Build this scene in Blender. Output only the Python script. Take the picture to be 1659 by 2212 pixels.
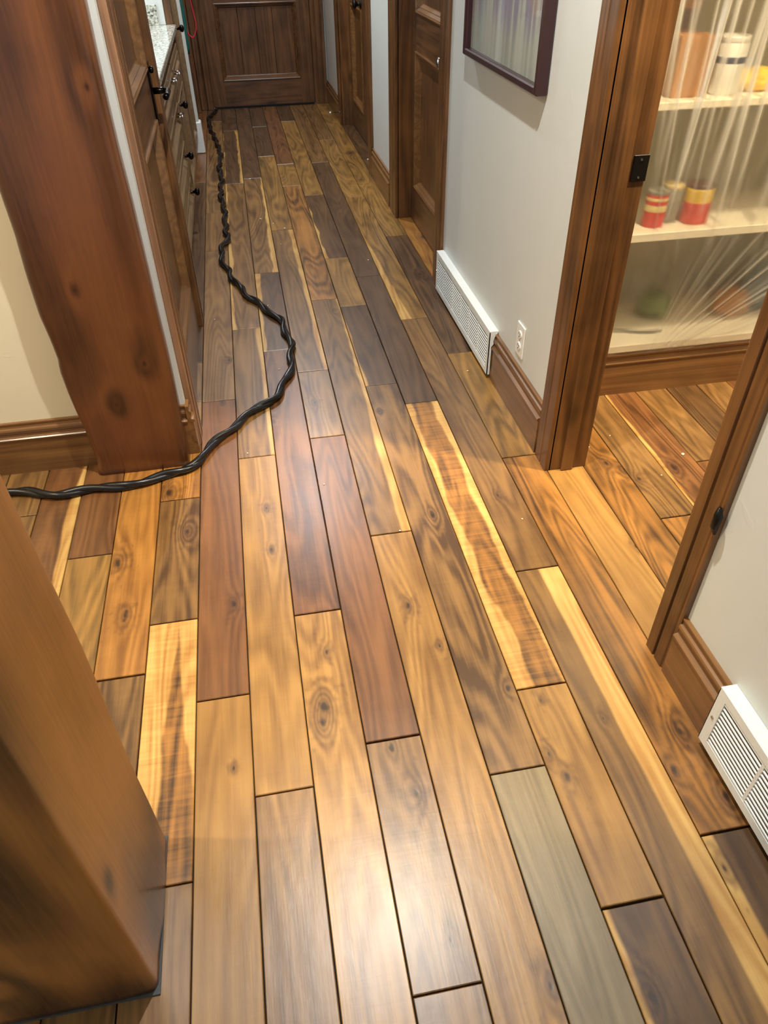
import bpy, bmesh, math, random
from mathutils import Vector, Matrix, noise as mnoise

for o in list(bpy.data.objects): bpy.data.objects.remove(o)
SC = bpy.context.scene
COL = SC.collection
rnd = random.Random(7)

# ------------------------------------------------------------------ camera
def unit(v): return Vector(v).normalized()
CAMX, CAMZ = 0.278353, 1.457304
YAW, PIT, ROL = 0.169228, 0.702338, -0.0185437
fw = Vector((math.sin(YAW)*math.cos(PIT), math.cos(YAW)*math.cos(PIT), -math.sin(PIT)))
rt = Vector((math.cos(YAW), -math.sin(YAW), 0)); up = rt.cross(fw)
c_, s_ = math.cos(ROL), math.sin(ROL)
rt, up = rt*c_ + up*s_, up*c_ - rt*s_
cam = bpy.data.cameras.new('camera'); camo = bpy.data.objects.new('camera', cam); COL.objects.link(camo)
M = Matrix((rt, up, -fw)).transposed().to_4x4(); M.translation = Vector((CAMX, 0, CAMZ))
camo.matrix_world = M
cam.sensor_fit = 'VERTICAL'; cam.sensor_height = 36; cam.lens = 25.322; cam.clip_start = 0.02
SC.camera = camo
# ------------------------------------------------------------------ light
vs = SC.view_settings
vs.view_transform = 'Standard'; vs.look = 'None'; vs.gamma = 1; vs.exposure = 0.0; vs.use_curve_mapping = False
SC.display_settings.display_device = 'sRGB'
W = bpy.data.worlds.new('world'); SC.world = W; W.use_nodes = True
W.node_tree.nodes['Background'].inputs[0].default_value = (0.80, 0.90, 1.0, 1)
W.node_tree.nodes['Background'].inputs[1].default_value = 0.55
def spot(name, loc, power, col, size=170, blend=0.6, rad=0.045, aim=(0, 0, -1)):
    l = bpy.data.lights.new(name, 'SPOT'); l.energy = power; l.color = col
    l.spot_size = math.radians(size); l.spot_blend = blend; l.shadow_soft_size = rad
    o = bpy.data.objects.new(name, l); COL.objects.link(o); o.location = loc
    o.rotation_euler = Vector(aim).to_track_quat('-Z', 'Y').to_euler(); return o
def area(name, loc, aim, sx, sy, power, col):
    l = bpy.data.lights.new(name, 'AREA'); l.shape = 'RECTANGLE'; l.size = sx; l.size_y = sy; l.energy = power; l.color = col
    o = bpy.data.objects.new(name, l); COL.objects.link(o); o.location = loc
    o.rotation_euler = Vector(aim).to_track_quat('-Z', 'Y').to_euler(); return o
CEIL = 2.72
spot('hall_downlight', (0.52, 1.42, CEIL-0.03), 205, (1.0, 0.985, 0.95), 150, 0.7, .022)
spot('hall_downlight_core', (0.54, 1.38, CEIL-0.03), 150, (1.0, 0.80, 0.48), 42, 0.55, .022)
spot('hall_downlight', (0.55, 5.10, CEIL-0.03), 150, (0.92, 0.95, 1.0), 150, 0.7, .022)
spot('hall_downlight', (0.55, 6.60, CEIL-0.03), 60, (1.0, 0.95, 0.92), 150, 0.7)
spot('pantry_downlight', (1.75, 1.45, CEIL-0.03), 640, (1.0, 0.82, 0.56), 105, 0.9, aim=(0, .85, -1))
spot('side_room_downlight', (-1.35, 1.0, CEIL-0.03), 130, (1.0, 0.86, 0.66), 150, 0.7)
area('window_daylight', (-0.60, 4.6, 1.65), (1, 0.05, -0.75), 1.2, 0.8, 10, (0.80, 0.91, 1.0))

# ------------------------------------------------------------------ helpers
def lin(r, g, b, k=1.0):
    f = lambda c: ((c/255)/12.92 if c/255 <= 0.04045 else (((c/255)+0.055)/1.055)**2.4)*k
    return (f(r), f(g), f(b), 1)
def link(name, me, mat, parent=None):
    o = bpy.data.objects.new(name, me); COL.objects.link(o)
    if mat is not None and not me.materials: me.materials.append(mat)
    if parent is not None: o.parent = parent
    return o
def obj(name, bm, mat, parent=None, smooth=False):
    me = bpy.data.meshes.new(name)
    bmesh.ops.recalc_face_normals(bm, faces=bm.faces)
    bm.to_mesh(me); bm.free()
    if smooth:
        for p in me.polygons: p.use_smooth = True
    return link(name, me, mat, parent)
def smooth_angle(o, deg=35):
    me = o.data
    for p in me.polygons: p.use_smooth = True
    me.set_sharp_from_angle(angle=math.radians(deg))
def tag(o, label, cat, group=None):
    o['label'] = label; o['category'] = cat
    if group: o['group'] = group
    return o
def struct(o): o['kind'] = 'structure'; return o
def empty(name, loc=(0, 0, 0)):
    o = bpy.data.objects.new(name, None); COL.objects.link(o); o.location = loc; o.empty_display_size = 0.05; return o
def box(bm, x0, x1, y0, y1, z0, z1, bev=0.0):
    vs_ = [bm.verts.new(p) for p in ((x0,y0,z0),(x1,y0,z0),(x1,y1,z0),(x0,y1,z0),(x0,y0,z1),(x1,y0,z1),(x1,y1,z1),(x0,y1,z1))]
    fs = [bm.faces.new([vs_[i] for i in q]) for q in ((0,3,2,1),(4,5,6,7),(0,1,5,4),(1,2,6,5),(2,3,7,6),(3,0,4,7))]
    if bev > 0:
        es = set()
        for f in fs: es.update(f.edges)
        bmesh.ops.bevel(bm, geom=list(es), offset=bev, segments=1, affect='EDGES', profile=0.5)
    return bm
def mbox(name, mat, x0, x1, y0, y1, z0, z1, parent=None, bev=0.0):
    return obj(name, box(bmesh.new(), x0, x1, y0, y1, z0, z1, bev), mat, parent)
def rel(o):                       # keep world-built geometry in place under a moved parent
    o.matrix_parent_inverse = Matrix.Translation(-Vector(o.parent.location)); return o
def sweep(bm, prof, path):
    """prof: closed list of 2D; path: list of functions (u,v)->Vector"""
    rings = [[bm.verts.new(f(u, v)) for u, v in prof] for f in path]
    n = len(prof)
    for a, b in zip(rings, rings[1:]):
        for i in range(n): bm.faces.new((a[i], a[(i+1) % n], b[(i+1) % n], b[i]))
    bm.faces.new(rings[0][::-1]); bm.faces.new(rings[-1])
    return bm
def tube(bm, pts, r, n=10, caps=True):
    rings = []; prev = None
    for i, p in enumerate(pts):
        p = Vector(p); a = Vector(pts[max(i-1, 0)]); b = Vector(pts[min(i+1, len(pts)-1)])
        t = (b-a).normalized()
        if prev is None:
            ref = Vector((0, 0, 1)) if abs(t.z) < .9 else Vector((1, 0, 0)); s = t.cross(ref).normalized()
        else: s = (prev - t*prev.dot(t)).normalized()
        prev = s; w = t.cross(s)
        rr = r[i] if isinstance(r, (list, tuple)) else r
        rings.append([bm.verts.new(p + (s*math.cos(k*2*math.pi/n) + w*math.sin(k*2*math.pi/n))*rr) for k in range(n)])
    for a, b in zip(rings, rings[1:]):
        for k in range(n): bm.faces.new((a[k], a[(k+1) % n], b[(k+1) % n], b[k]))
    if caps: bm.faces.new(rings[0][::-1]); bm.faces.new(rings[-1])
    return bm
def lathe(bm, prof, c=(0, 0, 0), axis='z', n=20):
    rings = []
    for r, h in prof:
        ring = []
        for k in range(n):
            a = 2*math.pi*k/n; u, v = r*math.cos(a), r*math.sin(a)
            p = {'z': (u, v, h), 'x': (h, u, v), 'y': (u, h, v)}[axis]
            ring.append(bm.verts.new(Vector(c)+Vector(p)))
        rings.append(ring)
    for a, b in zip(rings, rings[1:]):
        for k in range(n): bm.faces.new((a[k], a[(k+1) % n], b[(k+1) % n], b[k]))
    bm.faces.new(rings[0][::-1]); bm.faces.new(rings[-1])
    return bm

# ------------------------------------------------------------------ materials
class NT:
    def __init__(s, name):
        s.m = bpy.data.materials.new(name); s.m.use_nodes = True; s.t = s.m.node_tree
        s.b = s.t.nodes['Principled BSDF']; s.out = s.t.nodes['Material Output']
    def n(s, typ, **kw):
        nd = s.t.nodes.new(typ)
        for k, v in kw.items(): setattr(nd, k, v)
        return nd
    def l(s, a, b): s.t.links.new(a, b)
    def put(s, sock, v):
        if hasattr(v, 'is_linked') or isinstance(v, bpy.types.NodeSocket): s.l(v, sock)
        else: sock.default_value = v
    def math(s, op, a, b=0.0, c=0.0, clamp=False):
        nd = s.n('ShaderNodeMath', operation=op, use_clamp=clamp)
        s.put(nd.inputs[0], a); s.put(nd.inputs[1], b); s.put(nd.inputs[2], c); return nd.outputs[0]
    def vmath(s, op, a, b=(0, 0, 0)):
        nd = s.n('ShaderNodeVectorMath', operation=op); s.put(nd.inputs[0], a); s.put(nd.inputs[1], b)
        return nd.outputs['Value'] if op in ('LENGTH', 'DISTANCE', 'DOT_PRODUCT') else nd.outputs[0]
    def noise(s, vec, scale=1, detail=2, rough=.5, dist=0):
        nd = s.n('ShaderNodeTexNoise'); s.l(vec, nd.inputs['Vector']); nd.inputs['Scale'].default_value = scale
        nd.inputs['Detail'].default_value = detail; nd.inputs['Roughness'].default_value = rough; nd.inputs['Distortion'].default_value = dist
        return nd.outputs['Fac']
    def ramp(s, v, a, b, ra=0., rb=1.):
        nd = s.n('ShaderNodeMapRange', clamp=True); s.put(nd.inputs[0], v)
        nd.interpolation_type = 'SMOOTHSTEP'
        for i, x in zip((1, 2, 3, 4), (a, b, ra, rb)): s.put(nd.inputs[i], x)
        return nd.outputs[0]
    def mix(s, f, a, b, typ='MIX'):
        nd = s.n('ShaderNodeMix', data_type='RGBA', blend_type=typ); s.put(nd.inputs[0], f); s.put(nd.inputs[6], a); s.put(nd.inputs[7], b)
        return nd.outputs[2]
    def coord(s): return s.n('ShaderNodeTexCoord').outputs['Object']
    def bump(s, h, strength, dist=0.002):
        nd = s.n('ShaderNodeBump'); nd.inputs['Strength'].default_value = strength; nd.inputs['Distance'].default_value = dist
        s.l(h, nd.inputs['Height']); s.l(nd.outputs[0], s.b.inputs['Normal'])
def plain(name, col, rough=.5, metal=0., spec=.5, bump=None, var=.02):
    t = NT(name); t.b.inputs['Base Color'].default_value = col; t.b.inputs['Roughness'].default_value = rough
    t.b.inputs['Metallic'].default_value = metal; t.b.inputs['Specular IOR Level'].default_value = spec
    co = t.coord(); sc, st = bump or (60, .05)
    nz = t.noise(co, sc, 3)
    t.l(t.mix(t.ramp(nz, .3, .7), tuple(c*(1-var) for c in col[:3])+(1,), tuple(min(c*(1+var), 1) for c in col[:3])+(1,)), t.b.inputs['Base Color'])
    if bump and bump[0] == 9: nz = t.math('ADD', nz, t.math('MULTIPLY', t.ramp(t.noise(co, 11, 4, .6, 1.0), .60, .66), .35))
    t.bump(nz, st); return t.m
def wood(name, dark, light, axis='z', rough=.32, ring=9., stretch=.07, knots=True, blotch=.35, coat=.25, contrast=1.0, bumps=.12, ringamp=.16, finea=.7, freq=46, kn=()):
    """alder / pine stain, grain along axis"""
    t = NT(name); co = t.coord()
    big = {'x': (stretch, 1, 1), 'y': (1, stretch, 1), 'z': (1, 1, stretch)}[axis]
    mp = t.vmath('MULTIPLY', co, big)
    low = t.noise(mp, ring, 1.5, .5, .6)
    kdark = None
    for (kx, ky, kz, kr) in kn:
        dv = t.vmath('MULTIPLY', t.vmath('SUBTRACT', co, (kx, ky, kz)), (1, 1, .62))
        d = t.math('MULTIPLY', t.math('DIVIDE', t.vmath('LENGTH', dv), kr), t.math('MULTIPLY_ADD', t.noise(co, 9, 1), 1.2, .4))
        low = t.math('ADD', low, t.math('MULTIPLY', t.math('DIVIDE', 1.0, t.math('ADD', 1.0, t.math('MULTIPLY', d, t.math('MULTIPLY', d, .16)))), kr*14))
        g = t.math('ADD', t.ramp(d, .1, .95, .6, 0.), t.ramp(d, .6, 3.0, .25, 0.))
        kdark = g if kdark is None else t.math('MAXIMUM', kdark, g)
    rings = t.math('SINE', t.math('MULTIPLY', low, freq))
    fine = t.noise(t.vmath('MULTIPLY', co, tuple(c*c for c in big)), 150, 2)
    mott = t.noise(co, 5.5, 3, .6)
    v = t.math('MULTIPLY_ADD', rings, ringamp*contrast, .5)
    v = t.math('ADD', v, t.math('MULTIPLY', t.math('SUBTRACT', fine, .5), finea*contrast))
    v = t.math('ADD', v, t.math('MULTIPLY', t.math('SUBTRACT', mott, .5), 1.6*blotch*contrast))
    v = t.math('MINIMUM', t.math('MAXIMUM', v, 0.), 1.)
    colr = t.mix(v, dark, light)
    if knots:
        vo = t.n('ShaderNodeTexVoronoi'); t.l(t.vmath('MULTIPLY', co, tuple(.5 if c < 1 else 1 for c in big)), vo.inputs['Vector']); vo.inputs['Scale'].default_value = 4.2
        k = t.ramp(vo.outputs['Distance'], .05, .16, 1., 0.)
        colr = t.mix(t.math('MULTIPLY', k, .6), colr, tuple(c*.25 for c in dark[:3])+(1,))
    if kdark is not None: colr = t.mix(t.math('MINIMUM', kdark, .85), colr, tuple(c*.3 for c in dark[:3])+(1,))
    t.l(colr, t.b.inputs['Base Color'])
    t.b.inputs['Roughness'].default_value = rough; t.b.inputs['Coat Weight'].default_value = coat; t.b.inputs['Coat Roughness'].default_value = .18
    t.bump(t.math('ADD', fine, t.math('MULTIPLY', low, .6)), bumps, .002)
    return t.m

def plank_material():
    t = NT('walnut_plank'); co = t.coord()
    def att(nm):
        a = t.n('ShaderNodeAttribute', attribute_type='OBJECT', attribute_name=nm); return a
    def sep(v):
        x = t.n('ShaderNodeSeparateXYZ'); t.l(v, x.inputs[0]); return x.outputs
    X, Y, Z = sep(co)
    ms = sep(att('misc').outputs['Vector'])      # seed, figure, contrast
    sl = sep(att('sap_left').outputs['Vector'])  # near, far, amplitude
    sr = sep(att('sap_right').outputs['Vector']) # near, far, length
    seedv = t.n('ShaderNodeCombineXYZ'); t.l(ms[0], seedv.inputs[0]); t.l(t.math('MULTIPLY', ms[0], 1.7), seedv.inputs[1]); t.l(ms[0], seedv.inputs[2])
    P = t.vmath('ADD', co, seedv.outputs[0])
    low = t.noise(t.vmath('MULTIPLY', P, (8.5, .95, 1)), 1, 1.0, .4, .25)
    low = t.math('ADD', low, t.math('MULTIPLY', t.noise(t.vmath('MULTIPLY', P, (26, 5, 1)), 1, 1), .035))
    knotdark = None; knothalo = None
    for i in range(3):
        k = sep(att('knot%d' % i).outputs['Vector'])
        dx = t.math('SUBTRACT', X, k[0]); dy = t.math('MULTIPLY', t.math('SUBTRACT', Y, k[1]), .48)
        d = t.math('SQRT', t.math('ADD', t.math('MULTIPLY', dx, dx), t.math('MULTIPLY', dy, dy)))
        d = t.math('DIVIDE', d, t.math('MAXIMUM', k[2], .0001))
        g = t.math('DIVIDE', 1.0, t.math('ADD', 1.0, t.math('MULTIPLY', d, t.math('MULTIPLY', d, .22))))
        wob = t.noise(t.vmath('MULTIPLY', P, (60, 40, 1)), 1, 1)
        d = t.math('MULTIPLY', d, t.math('MULTIPLY_ADD', wob, 2.2, -.1))
        low = t.math('ADD', low, t.math('MULTIPLY', g, t.math('MULTIPLY', k[2], 26)))
        kd = t.ramp(d, .15, 1.0, 1., 0.); kh = t.ramp(d, .5, 4.5, .5, 0.)
        knotdark = kd if knotdark is None else t.math('MAXIMUM', knotdark, kd)
        knothalo = kh if knothalo is None else t.math('MAXIMUM', knothalo, kh)
    rings = t.math('SINE', t.math('MULTIPLY', low, 78))
    rings2 = t.math('SINE', t.math('MULTIPLY', low, 23))
    fine = t.noise(t.vmath('MULTIPLY', P, (260, 9, 1)), 1, 2)
    streak = t.noise(t.vmath('MULTIPLY', P, (46, 1.4, 1)), 1, 2, .5, .3)
    mott = t.noise(t.vmath('MULTIPLY', P, (11, 5, 1)), 1, 3, .6)
    fig = t.noise(t.vmath('MULTIPLY', P, (7, 75, 1)), 1, 2, .5, .8)
    v = t.math('MULTIPLY_ADD', rings, .20, .5)
    v = t.math('ADD', v, t.math('MULTIPLY', rings2, .12))
    v = t.math('ADD', v, t.math('MULTIPLY', t.math('SUBTRACT', fine, .5), .45))
    v = t.math('ADD', v, t.math('MULTIPLY', t.math('SUBTRACT', streak, .5), 1.0))
    v = t.math('ADD', v, t.math('MULTIPLY', t.math('SUBTRACT', mott, .5), .8))
    v = t.math('ADD', v, t.math('MULTIPLY', t.math('SUBTRACT', fig, .5), ms[1]))
    v = t.math('MULTIPLY_ADD', t.math('SUBTRACT', v, .5), ms[2], .5)
    v = t.math('MINIMUM', t.math('MAXIMUM', v, 0.), 1.)
    base = t.mix(v, att('col_dark').outputs['Color'], att('col_light').outputs['Color'])
    # sapwood along the edges
    u = t.math('DIVIDE', Y, t.math('MAXIMUM', sr[2], .01), clamp=True)
    wn = t.math('SUBTRACT', t.noise(t.vmath('MULTIPLY', P, (3, 3.2, 1)), 1, 3, .5, .3), .5)
    def lerp(a, b): return t.math('ADD', a, t.math('MULTIPLY', t.math('SUBTRACT', b, a), u))
    wl = t.math('ADD', lerp(sl[0], sl[1]), t.math('MULTIPLY', wn, sl[2]))
    wr = t.math('ADD', lerp(sr[0], sr[1]), t.math('MULTIPLY', wn, t.math('MULTIPLY', sl[2], -.9)))
    ml = t.ramp(t.math('SUBTRACT', wl, X), -.004, .006)
    mr = t.ramp(t.math('SUBTRACT', wr, t.math('SUBTRACT', .127, X)), -.004, .006)
    ml = t.math('MULTIPLY', ml, t.math('GREATER_THAN', t.math('ADD', sl[0], sl[1]), .0005))
    mr = t.math('MULTIPLY', mr, t.math('GREATER_THAN', t.math('ADD', sr[0], sr[1]), .0005))
    sap = t.math('MAXIMUM', ml, mr)
    sapc = t.mix(v, lin(186, 132, 62), lin(232, 190, 112))
    c = t.mix(t.math('MULTIPLY', sap, .78), base, sapc)
    c = t.mix(knothalo, c, lin(66, 40, 28))
    c = t.mix(t.math('MULTIPLY', knotdark, .85), c, lin(34, 26, 22))
    t.l(c, t.b.inputs['Base Color'])
    ro = t.math('MULTIPLY_ADD', mott, .14, .30)
    t.l(ro, t.b.inputs['Roughness'])
    t.b.inputs['Specular IOR Level'].default_value = .5; t.b.inputs['Coat Weight'].default_value = .32; t.b.inputs['Coat Roughness'].default_value = .31
    wav = t.noise(t.vmath('MULTIPLY', P, (16, 9, 1)), 1, 2)
    scr = t.noise(t.vmath('MULTIPLY', P, (180, 60, 1)), 1, 2)
    h = t.math('ADD', t.math('MULTIPLY', wav, 1.2), t.math('MULTIPLY', fine, .12))
    h = t.math('ADD', h, t.math('MULTIPLY', fig, .10)); h = t.math('ADD', h, t.math('MULTIPLY', scr, .10))
    h = t.math('SUBTRACT', h, t.math('MULTIPLY', knotdark, .15))
    t.bump(h, .5, .0022)
    return t.m

M_PLANK = plank_material()
M_SUB = plain('subfloor_dark', lin(26, 20, 17), .9)
AL_D, AL_L = lin(72, 42, 24), lin(138, 88, 50)
M_TRIM_Z = wood('alder_trim_vertical', lin(56, 35, 18), lin(132, 88, 47), 'z', blotch=.6)
M_TRIM_LIT = wood('lit_alder_trim', lin(104, 74, 52), lin(170, 128, 96), 'z', blotch=.3)  # lit copy of the alder trim: light on the near casing put into the colour
M_TRIM_Y = wood('alder_trim_along_hall', lin(82, 54, 30), lin(146, 104, 60), 'y')
M_TRIM_X = wood('alder_trim_across', lin(82, 54, 30), lin(146, 104, 60), 'x')
M_DOOR_Z = wood('knotty_alder_door', lin(54, 34, 20), lin(122, 82, 48), 'z', blotch=.6)
M_DOOR_Y = wood('knotty_alder_rail_y', lin(54, 34, 20), lin(122, 82, 48), 'y', blotch=.6)
M_DOOR_X = wood('knotty_alder_rail_x', lin(54, 34, 20), lin(122, 82, 48), 'x', blotch=.6)
M_CAB_Z = wood('cabinet_alder_z', lin(94, 74, 52), lin(142, 118, 88), 'z', rough=.28, blotch=.3)
M_CAB_Y = wood('cabinet_alder_y', lin(94, 74, 52), lin(142, 118, 88), 'y', rough=.28, blotch=.3)
M_POST = wood('stained_pine_post', lin(62, 35, 17), lin(116, 70, 38), 'z', rough=.30, ring=2.0, stretch=.2, blotch=.3, coat=.2, knots=False, contrast=1.1, ringamp=.3, finea=.5, freq=40, kn=((-.028,-.045,.262,.013),(.087,-.044,.395,.010),(.117,-.04,1.13,.009),(-.05,-.045,.64,.008)))
M_POST2 = wood('amber_pine_post', lin(52, 32, 13), lin(158, 104, 46), 'z', rough=.42, ring=2.0, stretch=.2, blotch=.3, coat=.15, knots=False, contrast=1.05, ringamp=.36, finea=.45, freq=40, kn=((.141,-.10,.36,.007),(-.09,-.141,.16,.012)))
M_KNOT = plain('pine_knot', lin(58, 26, 14), .5)
M_KNOTGREY = plain('weathered_knot', lin(74, 58, 40), .6)
M_WALL = plain('wall_paint', lin(212, 215, 209), .45, bump=(9, .25), var=.01)
M_CREAM = plain('cream_wall_paint', lin(230, 220, 190), .55, bump=(9, .25), var=.01)
M_CEIL = plain('ceiling_paint', lin(225, 222, 214), .8)
M_WHITE = plain('white_enamel', lin(232, 236, 232), .35)
M_PLATE = plain('white_outlet_plastic', lin(236, 236, 230), .3)
M_BLACK = plain('black_cable_rubber', lin(20, 20, 22), .28, bump=(200, .05))
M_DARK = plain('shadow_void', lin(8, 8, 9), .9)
M_BRONZE = plain('dark_bronze_metal', lin(40, 36, 36), .22, 1.0)
M_IRON = plain('blackened_iron', lin(30, 26, 24), .35, .6)
M_NICKEL = plain('bright_nickel', lin(180, 180, 182), .18, 1.0)
M_FRAME = plain('dark_mahogany_frame', lin(52, 26, 28), .38)
M_SHELF = plain('white_melamine_shelf', lin(246, 238, 218), .4)
M_PANTRY = plain('pantry_wall_paint', lin(176, 168, 148), .7)
M_SIDE = plain('caulk_grey', lin(70, 74, 76), .7)

# ------------------------------------------------------------------ floor
PW = 0.127
CLS = {'D': ((60,41,24),(106,76,45)), 'R': ((84,52,28),(138,92,51)), 'M': ((82,56,30),(146,108,60)), 'B': ((98,69,42),(158,120,74)),
       'L': ((124,86,41),(180,135,70)), 'Y': ((100,73,35),(165,122,61)), 'G': ((104,90,66),(150,132,98)), 'O': ((118,74,30),(186,130,60)),
       'H': ((68,44,22),(180,124,57))}
# per row: near end -> far end; boards = (class, far end Y, sap_left(near,far), sap_right(near,far), amp, figure, contrast)
def bd(c, y, L=(0, 0), R=(0, 0), amp=.03, fig=.15, con=1.0): return (c, y, L, R, amp, fig, con)
ROWS = {
 0: [bd('L',1.092,con=.7), bd('R',2.477,con=.8), bd('B',4.077,con=.9), bd('M',4.739,R=(0,.02)), bd('M',7.255,con=1.2), bd('D',7.9)],
 1: [bd('B',.824), bd('L',2.075), bd('M',3.077,R=(.012,.024),amp=.02), bd('M',5.33,L=(.016,.012),amp=.05), bd('D',6.867,L=(.006,0),R=(.018,.03),amp=.07), bd('D',7.9)],
 2: [bd('L',1.322,con=1.1), bd('R',2.842,con=1.3), bd('D',3.705,L=(.014,.03),amp=.03), bd('M',5.426,R=(.03,.012),amp=.05,con=1.2), bd('D',7.9)],
 3: [bd('B',.40), bd('B',.905,con=1.1), bd('R',2.149), bd('B',2.634), bd('M',4.333,R=(.02,.03),amp=.04), bd('Y',5.983,con=1.2), bd('D',6.954), bd('D',7.9)],
 4: [bd('L',1.596,con=1.0), bd('M',3.315,R=(.034,.006),amp=.03), bd('H',5.188,con=1.0), bd('Y',5.732), bd('R',7.9,con=1.2)],
 5: [bd('G',.778,con=.8), bd('M',2.47,con=1.5), bd('D',3.215,L=(.012,.0)), bd('Y',3.834,fig=.3), bd('D',4.95,L=(.02,.0),amp=.05), bd('Y',7.104,con=1.2), bd('D',7.9)],
 6: [bd('D',.475,L=(.006,.014),con=1.2), bd('L',.98,con=1.1), bd('H',2.308,L=(.040,.018),R=(.022,.030),amp=.10,fig=1.3,con=.8), bd('D',3.551), bd('D',5.719,con=.8), bd('M',7.9)],
 7: [bd('M',1.366,R=(.03,.062),amp=.02), bd('M',3.021,con=.9), bd('Y',4.848,L=(.05,-.02),R=(-.03,.03),amp=.03,con=1.2), bd('Y',6.367,fig=.4,con=1.1), bd('M',7.9)],
 8: [bd('D',.569,L=(.02,.024),amp=.01), bd('H',1.9,con=.9), bd('Y',2.663,con=1.3), bd('D',4.088,con=1.2), bd('Y',7.9,con=1.2)],
 9: [bd('L',2.05,con=.7), bd('M',3.3), bd('O',5.1,con=.8), bd('D',7.9)],
 10: [bd('H',2.4,con=.9), bd('M',7.9)],
 11: [bd('H',1.5,R=(.02,.02)), bd('M',2.4,con=1.3)],
 12: [bd('R',2.4,L=(.012,.01),con=1.3)],
 13: [bd('R',1.75), bd('M',2.4)],
 14: [bd('D',2.4,con=1.3)], 15: [bd('R',1.2), bd('M',2.4)], 16: [bd('R',2.4)], 17: [bd('M',2.4)],
 -1: [bd('B',.67), bd('H',1.362,L=(.040,.085),R=(-.01,.05),amp=.06,fig=.8), bd('M',1.889,con=1.2), bd('O',2.322), bd('M',2.487), bd('B',2.8), bd('D',5.409), bd('R',7.9)],
 -2: [bd('M',1.201,con=1.2), bd('O',2.2,con=.9)],
 -3: [bd('Y',1.669), bd('R',2.2)],
 -4: [bd('M',.9), bd('R',2.2,R=(.05,.02),amp=.05,fig=.4)],
 -5: [bd('M',1.9), bd('M',2.2)],
}
KNOTS = [(-.037,1.725,.011),(-.104,1.93,.014),(-.233,1.626,.010),(-.194,1.409,.008),(.097,1.395,.007),(.206,1.789,.006),(.21,1.594,.005),(.325,1.183,.006),
 (.3,1.023,.011),(.291,.979,.009),(.563,1.3,.007),(.715,1.654,.007),(.469,.768,.008),(.438,.884,.006),(.317,.528,.004),(.47,.476,.004),(.574,.515,.003),
 (.743,.988,.006),(.81,.941,.004),(.796,.873,.003),(.779,.803,.005),(.798,.744,.006),(.935,.866,.004),(1.093,.802,.010),(1.034,.711,.007),(1.113,.637,.010),
 (1.104,1.574,.006),(1.071,1.657,.005),(1.268,1.398,.005),(1.396,1.753,.010),(1.421,1.70,.008),(1.352,1.802,.010),(1.089,3.519,.010),(1.083,5.928,.012),(1.053,5.219,.009),
 (.084,.90,.004),(.613,1.147,.004),(.076,2.458,.005),(.26,2.288,.006),(.425,2.386,.007),(.756,2.887,.005),(.79,.325,.009),(1.029,.5,.006),
 (.624,.372,.007),(1.56,1.733,.010),(.658,2.277,.005),(.599,3.186,.006),(.941,1.707,.005),(1.218,4.038,.010),(.788,5.43,.007),(.109,2.795,.006),(.32,5.913,.007)]
floor = struct(mbox('floor', M_SUB, -1.60, 2.42, -1.0, 7.82, -0.06, -0.011))
def plank(row, y0, y1, spec):
    c, _, L, R, amp, fig, con = spec
    g = .0011 + rnd.random()*.0006; ge = .0014 + rnd.random()*.0018
    x0, x1 = g, PW-g; a0, a1 = ge, (y1-y0)-ge
    ch, dz, tp = .0016, .0016, .0006*(rnd.random()-.5)
    bm = bmesh.new(); lo = -.011
    rings = []
    for ins, z in ((0, lo), (0, tp-dz), (ch, tp)):
        rings.append([bm.verts.new(p) for p in ((x0+ins, a0+ins, z), (x1-ins, a0+ins, z), (x1-ins, a1-ins, z), (x0+ins, a1-ins, z))])
    for a, b in zip(rings, rings[1:]):
        for i in range(4): bm.faces.new((a[i], a[(i+1) % 4], b[(i+1) % 4], b[i]))
    bm.faces.new(rings[-1]); bm.faces.new(rings[0][::-1])
    o = obj('floor_plank', bm, M_PLANK, floor)
    o.location = (row*PW, y0, 0)
    d, l = CLS[c]; j = 1 + (rnd.random()-.5)*.12
    o['col_dark'] = list(lin(*d, k=j))[:3]; o['col_light'] = list(lin(*l, k=j))[:3]
    o['misc'] = [rnd.random()*60, float(fig), float(con)]
    o['sap_left'] = [float(L[0]), float(L[1]), float(amp)]; o['sap_right'] = [float(R[0]), float(R[1]), y1-y0]
    ks = [k for k in KNOTS if row*PW <= k[0] < (row+1)*PW and y0 < k[1] < y1]
    ks = sorted(ks, key=lambda k: -k[2])[:3]
    for i in range(3):
        o['knot%d' % i] = [ks[i][0]-row*PW, ks[i][1]-y0, ks[i][2]] if i < len(ks) else [-5.0, -5.0, .001]
for row in range(-12, 19):
    spec = ROWS.get(row)
    end = 7.80 if -1 <= row <= 9 else 2.25
    if spec is None:
        spec = []; y = -.2 + rnd.random()
        while y < end: spec.append(bd(rnd.choice('DRMMOB'), y)); y += .6+rnd.random()*1.2
        spec.append(bd('M', end))
    y = -1.0
    first = spec[0][1]
    if first > 1.2 and row not in (2, 4, 7, 0): pass
    cut = first - 1.9 - rnd.random()*.4
    if cut > -.9: plank(row, y, cut, bd(rnd.choice('MRB'), cut)); y = cut
    for s in spec:
        y1 = min(s[1], end)
        if y1 - y > .02: plank(row, y, y1, s)
        y = y1
        if y >= end: break

# ------------------------------------------------------------------ shell
def wallbox(name, *a, mat=M_WALL): return struct(mbox(name, mat, *a))
WX = 1.15
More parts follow.
